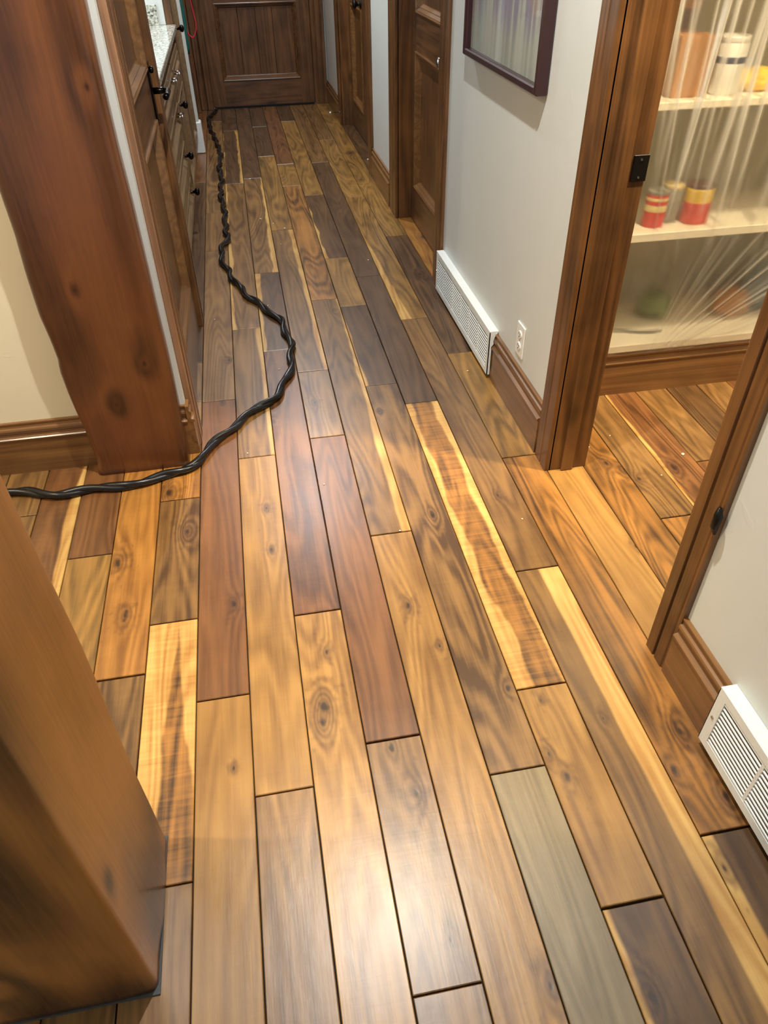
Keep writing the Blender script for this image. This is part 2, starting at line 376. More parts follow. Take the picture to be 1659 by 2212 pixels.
# right wall in pieces between the openings (one structure, pieces are parts)
wr_ = struct(mbox('wall_right', M_WALL, WX, WX+.12, 1.82, 3.42, 0, CEIL))
for a in ((WX, WX+.12, -1.0, 1.03, 0, CEIL), (WX, WX+.12, 4.40, 5.36, 0, CEIL), (WX, WX+.12, 6.84, 7.811, 0, CEIL),
          (WX, WX+.12, 1.03, 1.82, 2.06, CEIL), (WX, WX+.12, 3.42, 4.40, 2.06, CEIL), (WX, WX+.12, 5.36, 6.84, 2.06, CEIL)):
    mbox('wall_panel', M_WALL, *a, parent=wr_)
wallbox('wall_end', -.75, 1.27, 7.811, 7.92, 0, CEIL)
wl_ = struct(mbox('wall_left', M_CREAM, -1.60, -.15, 2.155, 2.29, 0, CEIL))
mbox('wall_panel', M_WALL, -.15, -.021, 2.155, 2.29, 0, CEIL, parent=wl_)
mbox('wall_panel', M_WALL, -.14, -.03, 2.29, 3.13, 2.06, CEIL, parent=wl_)
mbox('wall_panel', M_WALL, -.14, -.03, 3.14, 3.56, 0, CEIL, parent=wl_)
mbox('wall_panel', M_WALL, -.75, -.14, 3.44, 3.56, 0, CEIL, parent=wl_)
mbox('wall_panel', M_WALL, -.16, -.023, 6.18, 6.24, .222, CEIL, parent=wl_)      # white return beyond the tall cabinet
struct(mbox('wall_nook', M_WALL, -.87, -.75, 3.44, 7.9, 0, CEIL))
struct(mbox('wall_side', M_CREAM, -1.72, -1.60, -1.0, 2.29, 0, CEIL))
struct(mbox('ceiling', M_CEIL, -1.72, 2.55, -1.0, 7.9, CEIL, CEIL+.1))
wp = struct(mbox('wall_pantry', M_PANTRY, 1.27, 2.42, 2.62, 2.72, 0, CEIL))
mbox('wall_panel', M_PANTRY, 2.42, 2.52, .25, 2.72, 0, CEIL, parent=wp)
mbox('wall_panel', M_PANTRY, 1.27, 2.42, .25, .37, 0, CEIL, parent=wp)
mbox('wall_panel', M_PANTRY, 1.27, 1.30, 2.20, 2.62, 0, CEIL, parent=wp)

# recessed light trims
for (x, y) in ((.52, 1.42), (.55, 5.10), (.55, 6.60), (1.75, 1.45), (-1.35, 1.0)):
    bm = bmesh.new(); lathe(bm, [(.062, CEIL-.002), (.085, CEIL-.002), (.088, CEIL-.006), (.085, CEIL-.010), (.062, CEIL-.006)], (x, y, 0), 'z', 28)
    # open the ring
    o = obj('recessed_light', bm, M_WHITE); tag(o, 'white ring of the recessed downlight ' + ('over the hall by the pantry doorway' if y == 1.42 else 'over the middle of the hall' if y == 5.10 else 'over the far end of the hall' if y == 6.60 else 'in the pantry ceiling' if x > 1 else 'in the side room ceiling'), 'light', 'recessed ceiling lights')

# baseboards
BP = [(0,0),(.019,0),(.019,.128),(.023,.131),(.0235,.136),(.020,.139),(.0125,.141),(.0115,.150),(.015,.156),(.0165,.163),(.0150,.169),(.0095,.172),(.0085,.181),(.0115,.185),(.0115,.190),(0,.190)]
def base_y(name, x, sgn, y0, y1, parent=None):     # along y, profile towards sgn*x
    bm = bmesh.new(); sweep(bm, BP, [lambda u, v, y=y: Vector((x+sgn*u, y, v)) for y in (y0, y1)])
    o = obj(name, bm, M_TRIM_Y, parent)
    return struct(o) if parent is None else o
def base_x(name, y, x0, x1, parent=None, mat=None):
    bm = bmesh.new(); sweep(bm, BP, [lambda u, v, x=x: Vector((x, y-u, v)) for x in (x0, x1)])
    o = obj(name, bm, mat or M_TRIM_X, parent)
    return struct(o) if parent is None else o
br = base_y('baseboard_right', WX, -1, 1.907, 3.30)
base_y('baseboard_right', WX, -1, -1.0, .968)
base_y('baseboard_right', WX, -1, 4.60, 5.24)
base_y('baseboard_right', WX, -1, 6.96, 7.77)
bl = base_x('baseboard_left', 2.155, -1.60, -.021)
base_y('baseboard_piece', -.021, 1, 2.1365, 2.185, parent=bl)
base_x('baseboard_pantry', 2.232, 1.30, 2.42)
# casings : vertical profile along the wall (v = along wall, u = proud of wall)
def casing(name, front, y0, y1, z0, z1, sgn, parent=None, mat=None, th=.019):
    """front x = wall face; y0..y1 width; proud towards sgn"""
    w = y1-y0
    P = [(0,0),(0,w),(th*.9,w),(th,w-.003),(th,w*.60),(th-.006,w*.57),(th-.006,w*.53),(th-.001,w*.50),(th-.001,w*.14),(th-.004,w*.10),(th-.004,.004),(th-.006,0)]
    bm = bmesh.new(); sweep(bm, P, [lambda u, v, z=z: Vector((front+sgn*u, y0+v, z)) for z in (z0, z1)])
    o = obj(name, bm, mat or M_TRIM_Z, parent)
    return o
def frame_right(n, y0, y1, cw0, cw1, jd=.12, top=2.05):
    """opening y0..y1 in the right wall; casing widths near/far"""
    t = struct(casing('trim_%d' % n, WX, y0-cw0, y0, 0, top+.09, -1))
    w = cw1
    P = [(0,0),(0,w),(.013,w),(.015,w-.004),(.015,w*.90),(.018,w*.86),(.018,w*.50),(.013,w*.47),(.013,w*.43),(.019,w*.40),(.019,.003),(.017,0)]
    bm = bmesh.new(); sweep(bm, P, [lambda u, v, z=z: Vector((WX-u, y1+v, z)) for z in (0, top+.09)])
    obj('casing_leg', bm, M_TRIM_Z, t)
    mbox('casing_head', M_TRIM_Y, WX-.019, WX, y0, y1, top, top+.09, parent=t)
    mbox('jamb', M_TRIM_Z, WX-.004, WX+jd, y1, y1+.02, .001, top, parent=t)
    mbox('jamb', M_TRIM_Z, WX-.004, WX+jd, y0-.02, y0, .001, top, parent=t)
    mbox('jamb_head', M_TRIM_Y, WX-.004, WX+jd, y0, y1, top-.002, top+.018, parent=t)
    return t
t1 = frame_right(1, 1.053, 1.80, .085, .107, jd=.124)
for (y, s) in ((1.80, -1), (1.053, 1)):
    a, b = sorted((y, y+s*.011)); mbox('door_stop_strip', M_TRIM_Z, WX+.035, WX+.074, a, b, .001, 2.04, parent=t1, bev=.0015)
sp = mbox('strike_plate', M_IRON, 1.235, 1.277, 1.797, 1.8005, .905, .968, parent=t1, bev=.001)
for z in (.915, .957): obj('screw', lathe(bmesh.new(), [(.0, 1.7965), (.003, 1.7960), (.0035, 1.798)], (1.256, 0, z), 'y', 10), M_NICKEL, sp)
# gouged, dark spot on the near pantry casing
gm = bmesh.new(); tube(gm, [(1.129, .972, .52), (1.130, .969, .50), (1.132, .972, .47), (1.136, .969, .45)], [.004, .010, .009, .003], 8)
g = obj('gouge', gm, M_IRON, t1, True); g['label'] = 'black gouge in the casing edge'
t2 = frame_right(2, 3.42, 4.385, .115, .215, jd=.08)
t3 = frame_right(3, 5.36, 6.83, .115, .125, jd=.095)

# ------------------------------------------------------------------ doors
def mould_frame(bm, f, a0, a1, z0, z1, k=1.0):
    """f(a, z, d): point; sweeps moulding round the rectangle"""
    prof = [(0, -.001), (0, .005), (.005, .007), (.010, .004), (.014, .003), (.024, -.010), (.027, -.010), (.037, -.022), (.042, -.024)]
    loops = []
    for ins, d in prof:
        ins *= k; d *= k
        loops.append([bm.verts.new(f(a, z, d)) for a, z in ((a0+ins, z0+ins), (a1-ins, z0+ins), (a1-ins, z1-ins), (a0+ins, z1-ins))])
    for p, q in zip(loops, loops[1:]):
        for i in range(4): bm.faces.new((p[i], p[(i+1) % 4], q[(i+1) % 4], q[i]))
    return bm
def bxf(f, a0, a1, z0, z1, d0, d1, bev=0.0):
    p, q = f(a0, z0, d0), f(a1, z1, d1)
    return box(bmesh.new(), min(p.x, q.x), max(p.x, q.x), min(p.y, q.y), max(p.y, q.y), min(p.z, q.z), max(p.z, q.z), bev)
def panel_door(root, f, a0, a1, zb, zt, panels, sw, mz, mh, thick=.04, boards=None):
    cuts = []
    for s0, s1 in ((a0, a0+sw), (a1-sw, a1)): obj('stile', bxf(f, s0, s1, zb, zt, -thick, 0, .001), mz, root)
    zs = [zb]+[z for p in panels for z in p]+[zt]
    for i in range(0, len(zs), 2): obj('rail', bxf(f, a0+sw, a1-sw, zs[i], zs[i+1], -thick, -.0003), mh, root)
    for k, (z0, z1) in enumerate(panels):
        if boards:
            n = len(boards)-1
            for i in range(n): obj('panel_board', bxf(f, boards[i]+.0018, boards[i+1]-.0018, z0+.01, z1-.01, -thick+.01, -.0235, .0012), mz, root)
            obj('panel_back', bxf(f, a0+sw, a1-sw, z0, z1, -thick+.002, -.031), M_DARK, root)
        else:
            p = obj('panel', bxf(f, a0+sw-.002, a1-sw+.002, z0-.002, z1+.002, -thick+.004, -.0235), mz, root)
        bm = bmesh.new(); mould_frame(bm, f, a0+sw-.004, a1-sw+.004, z0-.004, z1+.004)
        o = obj('moulding', bm, M_TRIM_Y if mh is M_DOOR_Y else mh, root)  # side doors take the paler trim wood: overhead light on the bevels painted in
# end door (faces -y)
d1 = struct(empty('door_1'))
fe = lambda a, z, d: Vector((a, 7.765-d, z))
panel_door(d1, fe, .066, 1.012, .012, 2.03, [(.222, .805), (.945, 1.90)], .118, M_DOOR_Z, M_DOOR_X, .04, boards=[.184, .379, .535, .682, .894])
mbox('door_sweep', M_DARK, .07, 1.01, 7.745, 7.805, .001, .014, parent=d1)
te = struct(mbox('trim_4', M_TRIM_Z, 1.014, 1.131, 7.752, 7.811, 0, 2.14, bev=.002))
for (a, b, y) in ((1.016, 1.05, 7.742), (1.058, 1.10, 7.745), (1.106, 1.131, 7.740)): mbox('casing_bead', M_DOOR_Z, a, b, y, 7.753, 0.0, 2.14, parent=te, bev=.003)
mbox('casing_leg', M_DOOR_Z, -.10, .064, 7.745, 7.811, 0, 2.14, parent=te, bev=.002)
for (a, b, y) in ((-.10, -.06, 7.715), (-.05, .0, 7.722), (.01, .06, 7.712)): mbox('casing_bead', M_DOOR_Z, a, b, y, 7.745, 0.0, 2.14, parent=te, bev=.004)
# right wall doors (face -x)
def fr(x): return lambda a, z, d: Vector((x-d, a, z))
d2 = struct(empty('door_2'))
panel_door(d2, fr(1.222), 3.424, 4.380, .012, 2.03, [(.205, .865), (1.035, 1.90)], .105, M_DOOR_Z, M_DOOR_Y)
d3 = struct(empty('door_3'))
panel_door(d3, fr(1.238), 6.096, 6.825, .012, 2.03, [(.205, .865), (1.035, 1.90)], .105, M_DOOR_Z, M_DOOR_Y)
d4 = struct(empty('door_4'))
panel_door(d4, fr(1.238), 5.364, 6.088, .012, 2.03, [(.205, .865), (1.035, 1.90)], .105, M_DOOR_Z, M_DOOR_Y)
def round_knob(parent, x, y, z, sgn, mat, r=.026):
    bm = bmesh.new(); lathe(bm, [(r, 0), (r, sgn*.006), (r*.45, sgn*.010), (r*.40, sgn*.028), (r*.85, sgn*.036), (r, sgn*.046), (r*.85, sgn*.056), (r*.3, sgn*.060)], (x, y, z), 'x', 20)
    return obj('door_knob', bm, mat, parent, True)
round_knob(d2, 1.222, 3.585, .913, -1, M_NICKEL)
round_knob(d3, 1.238, 6.21, .905, -1, M_IRON, .03)
# left wall door (faces +x)
d5 = struct(empty('door_5'))
XL = -.018
fl = lambda a, z, d: Vector((XL+d, a, z))
panel_door(d5, fl, 2.312, 3.125, .010, 2.03, [(.235, .865), (1.025, 1.90)], .115, M_DOOR_Z, M_DOOR_Y)
mbox('hinge', M_IRON, -.020, -.004, 2.300, 2.322, .315, .425, parent=d5, bev=.001)
mbox('hinge', M_IRON, -.020, -.004, 2.300, 2.322, .80, .91, parent=d5, bev=.001)
hb = mbox('handle_backplate', M_BRONZE, XL, XL+.008, 3.018, 3.058, .845, 1.045, parent=d5, bev=.002)
bm = bmesh.new(); tube(bm, [(XL+.004, 3.038, .955), (XL+.052, 3.038, .955)], .011, 14); tube(bm, [(XL+.052, 3.038, .955), (XL+.060, 3.02, .955), (XL+.060, 2.96, .955), (XL+.056, 2.925, .953)], [.011, .010, .009, .010], 12)
obj('handle_lever', bm, M_BRONZE, hb, True)
bm = bmesh.new(); lathe(bm, [(.008, .008), (.012, .012), (.010, .020), (.004, .023)], (XL, 3.038, 1.02), 'x', 14); obj('thumb_turn', bm, M_BRONZE, hb, True)
tl = struct(mbox('trim_5', M_TRIM_LIT, -.021, .001, 2.186, 2.300, 0, 2.14, bev=.003))
for (a, b, x) in ((2.200, 2.225, .004), (2.270, 2.292, .0035)): mbox('casing_bead', M_TRIM_Z, -.002, x, a, b, 0.0, 2.13, parent=tl, bev=.0015)
mbox('casing_leg', M_TRIM_Z, -.03, -.001, 3.140, 3.245, 0, 2.14, parent=tl, bev=.003)
mbox('casing_bead', M_DOOR_Z, -.004, .003, 3.190, 3.212, 0, 2.13, parent=tl, bev=.0015)
mbox('casing_head', M_TRIM_Y, -.021, .001, 2.300, 3.140, 2.05, 2.14, parent=tl)
mbox('jamb', M_TRIM_Z, -.14, -.010, 2.292, 2.308, .001, 2.05, parent=tl)
mbox('jamb', M_TRIM_Z, -.14, -.024, 3.128, 3.142, .001, 2.05, parent=tl)

# ------------------------------------------------------------------ posts
def post(name, x0, x1, y0, y1, h, rad, mat, lbulge=None, seed=0, knots=()):
    bm = bmesh.new(); rings = []
    n = 7; NZ = 120
    cx, cy = (x0+x1)/2, (y0+y1)/2
    base = []
    for (sx, sy, a0) in ((1, -1, -90), (1, 1, 0), (-1, 1, 90), (-1, -1, 180)):
        ccx = (x1-rad) if sx > 0 else (x0+rad); ccy = (y1-rad) if sy > 0 else (y0+rad)
        for k in range(n):
            a = math.radians(a0+90*k/(n-1)); base.append((ccx+rad*math.cos(a), ccy+rad*math.sin(a)))
        # straight run subdivisions to the next corner come from wobble on the corner points only
    dense = []
    for i, p in enumerate(base):
        q = base[(i+1) % len(base)]; dense.append(p)
        L = math.hypot(q[0]-p[0], q[1]-p[1])
        m = int(L/.03)
        for k in range(1, m): dense.append((p[0]+(q[0]-p[0])*k/m, p[1]+(q[1]-p[1])*k/m))
    for iz in range(NZ+1):
        z = h*iz/NZ; ring = []
        for (x, y) in dense:
            v = Vector((x-cx, y-cy, 0)); nn = v.normalized()
            d = mnoise.noise(Vector((x*5+seed, y*5, z*2.2)))*.006 + mnoise.noise(Vector((x*14+seed, y*14, z*5)))*.0022
            if lbulge and x < x0+.05:
                t = lbulge
                zz = max(min(z, t[-1][0]), t[0][0])
                for (za, ba), (zb_, bb) in zip(t, t[1:]):
                    if za <= zz <= zb_: d = -(ba+(bb-ba)*(zz-za)/(zb_-za))*(1 if x < x0+.02 else .5); break
                nn = Vector((1, 0, 0))
            ring.append(bm.verts.new((x+nn.x*d, y+nn.y*d, z)))
        rings.append(ring)
    m = len(dense)
    for a, b in zip(rings, rings[1:]):
        for k in range(m): bm.faces.new((a[k], a[(k+1) % m], b[(k+1) % m], b[k]))
    bm.faces.new(rings[0][::-1]); bm.faces.new(rings[-1])
    for v in bm.verts: v.co -= Vector((cx, cy, 0))
    o = obj(name, bm, mat, None, True); o.location = (cx, cy, 0)
    for (kx, ky, kz, r, ax, km) in knots:
        b2 = bmesh.new(); bmesh.ops.create_icosphere(b2, subdivisions=2, radius=r)
        for v in b2.verts:
            v.co.z *= .65
            if ax == 'y': v.co.y *= .12
            else: v.co.x *= .12
            v.co += Vector((kx-cx, ky-cy, kz)) + Vector((0, 0, mnoise.noise(v.co*90)*r*.3))
        kn = obj('knot', b2, km, o, True)
    return o
LB = [(0,.001),(.059,-.009),(.178,-.003),(.25,.005),(.315,.010),(.398,.012),(.423,.006),(.492,.009),(.571,.016),(.694,.014),(.797,.008),(.925,.009),(1.3,.006),(2.7,.0)]
p1 = post('timber_post', -.340, -.034, 2.068, 2.153, CEIL-.001, .022, M_POST, LB, 3.1)
tag(p1, 'red-brown stained timber post against the cream wall with white strip at its right', 'post')
p2 = post('timber_post', -.335, -.053, .488, .770, CEIL-.001, .016, M_POST2, None, 8.2)
tag(p2, 'amber-brown timber post in the near left corner standing on the planks', 'post')
mbox('base_seam', M_SIDE, -.338-(-.194), .142, -.142-.002, .142, .0005, .004, parent=p2)

# ------------------------------------------------------------------ registers (return air grilles)
def grille(y0, y1, bays, label):
    g = empty('air_grille', ((WX+1.11)/2, (y0+y1)/2, 0)); tag(g, label, 'vent')
    xf, xb, z0, z1 = 1.1145, 1.1500, .020, .203
    rim = .016
    fr_ = bmesh.new()
    box(fr_, xf, xb-.0005, y0, y1, z1-.004, z1)                    # top ledge
    box(fr_, xf, xf+.004, y0, y1, z1-rim-.006, z1-.004)
    box(fr_, xf, xf+.004, y0, y1, z0, z0+rim+.006)
    rel(obj('frame', fr_, M_WHITE, g))
    for (a, b) in ((y0, y0+.026), (y1-.026, y1)):
        rel(mbox('end_plate', M_WHITE, xf, xf+.004, a, b, z0+rim+.006, z1-rim-.006, parent=g))
    SP = [(xf,z0),(1.1265,z0),(1.1265,.128),(1.1245,.138),(1.134,.150),(1.132,.163),(1.137,.180),(1.1495,z1-.004),(xf,z1-.004)]
    for (a, b) in ((y0, y0+.002), (y1-.002, y1)):
        bm = bmesh.new(); sweep(bm, SP, [lambda u, v, y=y: Vector((u, y, v)) for y in (a, b)]); rel(obj('side_plate', bm, M_WHITE, g))
    rel(mbox('backing', M_DARK, xf+.0100, xf+.0110, y0+.004, y1-.004, z0+.01, z1-.012, parent=g))
    ya, yb = y0+.026, y1-.026; n = 11
    za, zb = z0+rim+.006, z1-rim-.006
    w = (yb-ya)/bays
    for i in range(1, bays): rel(mbox('divider', M_WHITE, xf+.001, xf+.009, ya+w*i-.004, ya+w*i+.004, za, zb, parent=g))
    for k in range(n):
        zc = za+(zb-za)*(k+.5)/n
        bm = bmesh.new()
        vs2 = [(xf+.0010, zc-.0018), (xf+.0012, zc+.0012), (xf+.0042, zc+.0026), (xf+.0046, zc-.0004)]
        sweep(bm, vs2[::-1], [lambda u, v, y=y: Vector((u, y, v)) for y in (ya, yb)])
        rel(obj('louver', bm, M_WHITE, g))
    for (y) in (y0+.013, y1-.013):
        bm = bmesh.new(); lathe(bm, [(.0045, 0), (.004, -.0015), (.001, -.002)], (xf, y, (z0+z1)/2), 'x', 12); rel(obj('screw', bm, M_NICKEL, g))
grille(2.425, 3.286, 6, 'white louvred baseboard air grille below the framed picture and outlet')
grille(-.12, .770, 6, 'white louvred baseboard air grille in the lower right corner')

# ------------------------------------------------------------------ outlet
ou = empty('wall_outlet', (WX, 2.188, .283)); tag(ou, 'white double wall outlet on the wall above the baseboard', 'outlet')
rel(mbox('cover_plate', M_PLATE, WX-.006, WX-.0002, 2.151, 2.225, .226, .341, parent=ou, bev=.0018))
for zc in (.262, .305):
    bm = bmesh.new(); lathe(bm, [(.0165, 0), (.0165, -.003), (.015, -.004)], (WX-.0055, 2.188, zc), 'x', 20)
    for v in bm.verts: v.co.z = zc+(v.co.z-zc)*.82
    s = rel(obj('socket', bm, M_PLATE, ou))
    for dy in (-.0065, .0065):
        obj('slot', box(bmesh.new(), WX-.0102, WX-.0092, 2.188+dy-.001, 2.188+dy+.001, zc-.001, zc+.007), M_DARK, s)
    obj('ground_hole', lathe(bmesh.new(), [(.0025, 0), (.0025, -.0007)], (WX-.0095, 2.188, zc-.007), 'x', 10), M_DARK, s)
rel(obj('screw', lathe(bmesh.new(), [(.003, 0), (.002, -.001)], (WX-.006, 2.188, .2835), 'x', 10), M_NICKEL, ou))

# ------------------------------------------------------------------ picture frame
FY0, FY1, FZ0, FZ1, FX = 2.205, 2.995, 1.030, 1.98, 1.112
pf = empty('picture_frame', (WX, (FY0+FY1)/2, FZ0)); tag(pf, 'dark mahogany framed picture with pale abstract drips hanging on the wall', 'picture')
FWD = .022
for nm, a in (('frame_rail', (FX, WX-.001, FY0+FWD, FY1-FWD, FZ0, FZ0+FWD)), ('frame_rail', (FX, WX-.001, FY0+FWD, FY1-FWD, FZ1-FWD, FZ1)),
              ('frame_stile', (FX, WX-.001, FY0, FY0+FWD, FZ0, FZ1)), ('frame_stile', (FX, WX-.001, FY1-FWD, FY1, FZ0, FZ1))):
    o = obj(nm, box(bmesh.new(), *a, .004), M_FRAME, pf); rel(o)
def art_mat():
    t = NT('abstract_print'); co = t.coord(); x = t.n('ShaderNodeSeparateXYZ'); t.l(co, x.inputs[0]); X_, Y_, Z_ = x.outputs
    drip = t.noise(t.vmath('MULTIPLY', co, (1, 26, 1.1)), 1, 3, .5, .2)
    base = t.mix(t.ramp(drip, .35, .7), lin(196, 200, 190), lin(160, 170, 160))
    h = t.ramp(t.math('ADD', Z_, t.math('MULTIPLY', drip, .22)), 1.22, 1.34)
    blob = t.noise(co, 5, 3, .6)
    c2 = t.mix(t.ramp(blob, .45, .6), lin(150, 146, 168), lin(172, 150, 140))
    c = t.mix(t.math('MULTIPLY', h, t.ramp(drip, .35, .55)), base, c2)
    t.l(c, t.b.inputs['Base Color']); t.b.inputs['Roughness'].default_value = .6; return t.m
rel(mbox('print', art_mat(), WX-.014, WX-.012, FY0+FWD, FY1-FWD, FZ0+FWD, FZ1-FWD, parent=pf))
def glass_mat():
    t = NT('picture_glass'); g = t.n('ShaderNodeBsdfGlossy'); g.inputs['Roughness'].default_value = .02
    tr = t.n('ShaderNodeBsdfTransparent'); lw = t.n('ShaderNodeLayerWeight'); fr2 = t.n('ShaderNodeMath', operation='MULTIPLY_ADD'); t.l(t.math('POWER', lw.outputs['Facing'], 4.0), fr2.inputs[0]); fr2.inputs[1].default_value = .45; fr2.inputs[2].default_value = .04
    mx = t.n('ShaderNodeMixShader'); t.l(fr2.outputs[0], mx.inputs[0]); t.l(tr.outputs[0], mx.inputs[1]); t.l(g.outputs[0], mx.inputs[2]); t.l(mx.outputs[0], t.out.inputs[0]); return t.m
rel(mbox('glass', glass_mat(), WX-.026, WX-.0245, FY0+FWD, FY1-FWD, FZ0+FWD, FZ1-FWD, parent=pf))

# ------------------------------------------------------------------ cable
CP = [(.075,7.74),(.061,7.60),(.016,7.434),(.024,7.035),(.066,6.616),(.106,6.098),(.09,5.802),(.106,5.476),(.096,5.103),(.118,4.717),(.118,4.40),(.132,4.30),(.096,4.12),(.093,3.945),(.131,3.729),
      (.179,3.539),(.241,3.369),(.319,3.206),(.354,3.09),(.372,2.924),(.368,2.753),(.336,2.602),(.291,2.483),(.215,2.396),(.142,2.319),(.074,2.228),(.009,2.125),(-.053,2.052),(-.128,2.022),(-.203,2.008),(-.321,1.998),(-.408,1.998),(-.496,2.005),(-.588,2.03),(-.72,2.04),(-.86,2.0)]
def catmull(P, step=.012):
    out = []
    for i in range(len(P)-1):
        p0, p1_, p2_, p3 = (Vector(P[max(i-1, 0)]+(0,)), Vector(P[i]+(0,)), Vector(P[i+1]+(0,)), Vector(P[min(i+2, len(P)-1)]+(0,)))
        n = max(2, int((p2_-p1_).length/step))
        for k in range(n):
            t = k/n
            out.append(.5*((2*p1_)+(-p0+p2_)*t+(2*p0-5*p1_+4*p2_-p3)*t*t+(-p0+3*p1_-3*p2_+p3)*t**3))
    out.append(Vector(P[-1]+(0,))); return out
kf = 1-.0165/CAMZ
path = catmull([(CAMX+(x-CAMX)*kf, y*kf) for x, y in CP])
cab = empty('power_cable', (.3, 2.9, 0)); tag(cab, 'thick black twisted cable snaking along the plank floor', 'cable')
for ph in (0, math.pi):
    pts = []; s = 0
    for i, p in enumerate(path):
        if i: s += (p-path[i-1]).length
        t = (path[min(i+1, len(path)-1)]-path[max(i-1, 0)]).normalized(); side = Vector((-t.y, t.x, 0))
        a = s*2*math.pi/.27+ph
        wob = .008*math.sin(s*2*math.pi/.23+1)
        pts.append(p + side*(math.cos(a)*.0056+wob) + Vector((0, 0, .0165+math.sin(a)*.0056)))
    bm = bmesh.new(); tube(bm, pts, .0104, 12); rel(obj('cable_strand', bm, M_BLACK, cab, True))

# ------------------------------------------------------------------ spring door stop
ds = empty('door_stop', (1.13, 6.86, .09)); tag(ds, 'small metal door stop with white tip on the far right baseboard', 'door stop')
bm = bmesh.new(); lathe(bm, [(.012, 0), (.012, -.004), (.006, -.008)], (1.1305, 6.86, .095), 'x', 14); rel(obj('base', bm, M_NICKEL, ds, True))
bm = bmesh.new(); tube(bm, [(1.125+(-.0016*i), 6.86+.0045*math.cos(i*1.0), .095+.0045*math.sin(i*1.0)) for i in range(44)], .0011, 6); rel(obj('spring', bm, M_IRON, ds, True))
bm = bmesh.new(); lathe(bm, [(.006, 0), (.0085, -.003), (.0085, -.012), (.005, -.015)], (1.057, 6.86, .095), 'x', 14); rel(obj('rubber_tip', bm, M_WHITE, ds, True))

# ------------------------------------------------------------------ cabinets on the left
def cabinet_front(root, kind, y0, y1, z0, z1, X=-.045, pulls=(), knobs=()):
    f = lambda a, z, d: Vector((X+d, a, z)); sw = .058 if z1-z0 > .3 else .036
    bm = bxf(f, y0, y0+sw, z0, z1, -.019, 0); 
    for a in ((y1-sw, y1, z0, z1), (y0+sw, y1-sw, z0, z0+sw), (y0+sw, y1-sw, z1-sw, z1)):
        p, q = f(a[0], a[2], -.019), f(a[1], a[3], 0); box(bm, p.x, q.x, p.y, q.y, p.z, q.z)
    box(bm, X-.022, X-.0165, y0+sw-.002, y1-sw+.002, z0+sw-.002, z1-sw+.002)
    par = rel(obj(kind, bm, M_CAB_Z, root))
    bm = bmesh.new(); mould_frame(bm, f, y0+sw-.002, y1-sw+.002, z0+sw-.002, z1-sw+.002, .7)
    obj('moulding', bm, M_CAB_Y, par)
    for (y, z) in pulls:
        bm = bmesh.new(); tube(bm, [(X, y-.04, z), (X+.026, y-.04, z)], .0045, 10); tube(bm, [(X, y+.04, z), (X+.026, y+.04, z)], .0045, 10); tube(bm, [(X+.027, y-.055, z), (X+.027, y+.055, z)], .0055, 10)
        obj('pull', bm, M_NICKEL, par, True)
    for (y, z) in knobs:
        bm = bmesh.new(); lathe(bm, [(.012, 0), (.008, .004), (.0075, .020), (.017, .026), (.021, .036), (.017, .046), (.006, .050)], (X, y, z), 'x', 18)
        obj('knob', bm, M_BRONZE, par, True)
    return par
bc = empty('base_cabinet', (-.3, 4.5, 0)); tag(bc, 'brown base cabinet with drawers under the granite counter', 'cabinet')
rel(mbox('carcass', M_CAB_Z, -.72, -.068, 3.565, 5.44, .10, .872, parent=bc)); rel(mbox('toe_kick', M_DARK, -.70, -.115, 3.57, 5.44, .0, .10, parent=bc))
zs = [(.108, .292), (.298, .482), (.488, .672), (.678, .812)]
for i, (z0, z1) in enumerate(zs):
    cabinet_front(bc, 'drawer', 3.60, 4.62, z0, z1, pulls=((4.45, (z0+z1)/2+.02),) if i in (2, 3) else (), knobs=() if i in (2, 3) else ((4.45, (z0+z1)/2+.01),))
cabinet_front(bc, 'drawer', 4.64, 5.42, .678, .812, pulls=((4.80, .745),))
cabinet_front(bc, 'door', 4.64, 5.42, .108, .672, knobs=((4.72, .60),))
def granite():
    t = NT('speckled_granite'); co = t.coord()
    n1 = t.noise(co, 70, 4, .7); n2 = t.noise(co, 28, 3, .6, .5)
    c = t.mix(t.ramp(n1, .42, .58), lin(150, 146, 130), lin(226, 226, 214))
    c = t.mix(t.ramp(t.math('ADD', n1, t.math('MULTIPLY', n2, .8)), .72, .80, 1, 0), c, lin(40, 40, 36))
    t.l(c, t.b.inputs['Base Color']); t.b.inputs['Roughness'].default_value = .12; return t.m
M_GRAN = granite()
ct = tag(mbox('granite_countertop', M_GRAN, -.745, -.030, 3.565, 5.445, .873, .904, bev=.003), 'pale speckled granite countertop on the left cabinets', 'countertop')
tag(mbox('granite_backsplash', M_GRAN, -.745, -.128, 5.425, 5.445, .9045, 1.008, bev=.002), 'speckled granite backsplash standing on the counter end', 'backsplash')
tw = struct(mbox('trim_6', M_WHITE, -.745, -.088, 5.447, 5.56, .905, 2.3))
tc = empty('tall_cabinet', (-.3, 5.85, 0)); tag(tc, 'tall dark brown cabinet beyond the counter with black knob', 'cabinet')
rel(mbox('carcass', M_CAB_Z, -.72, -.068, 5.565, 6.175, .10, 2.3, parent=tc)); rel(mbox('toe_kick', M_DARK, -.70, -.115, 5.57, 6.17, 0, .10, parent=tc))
rel(mbox('face_stile', M_TRIM_Z, -.086, -.046, 5.447, 5.562, .10, 2.3, parent=tc))
cabinet_front(tc, 'door', 5.575, 6.165, .108, 2.28, knobs=((5.66, .86),))

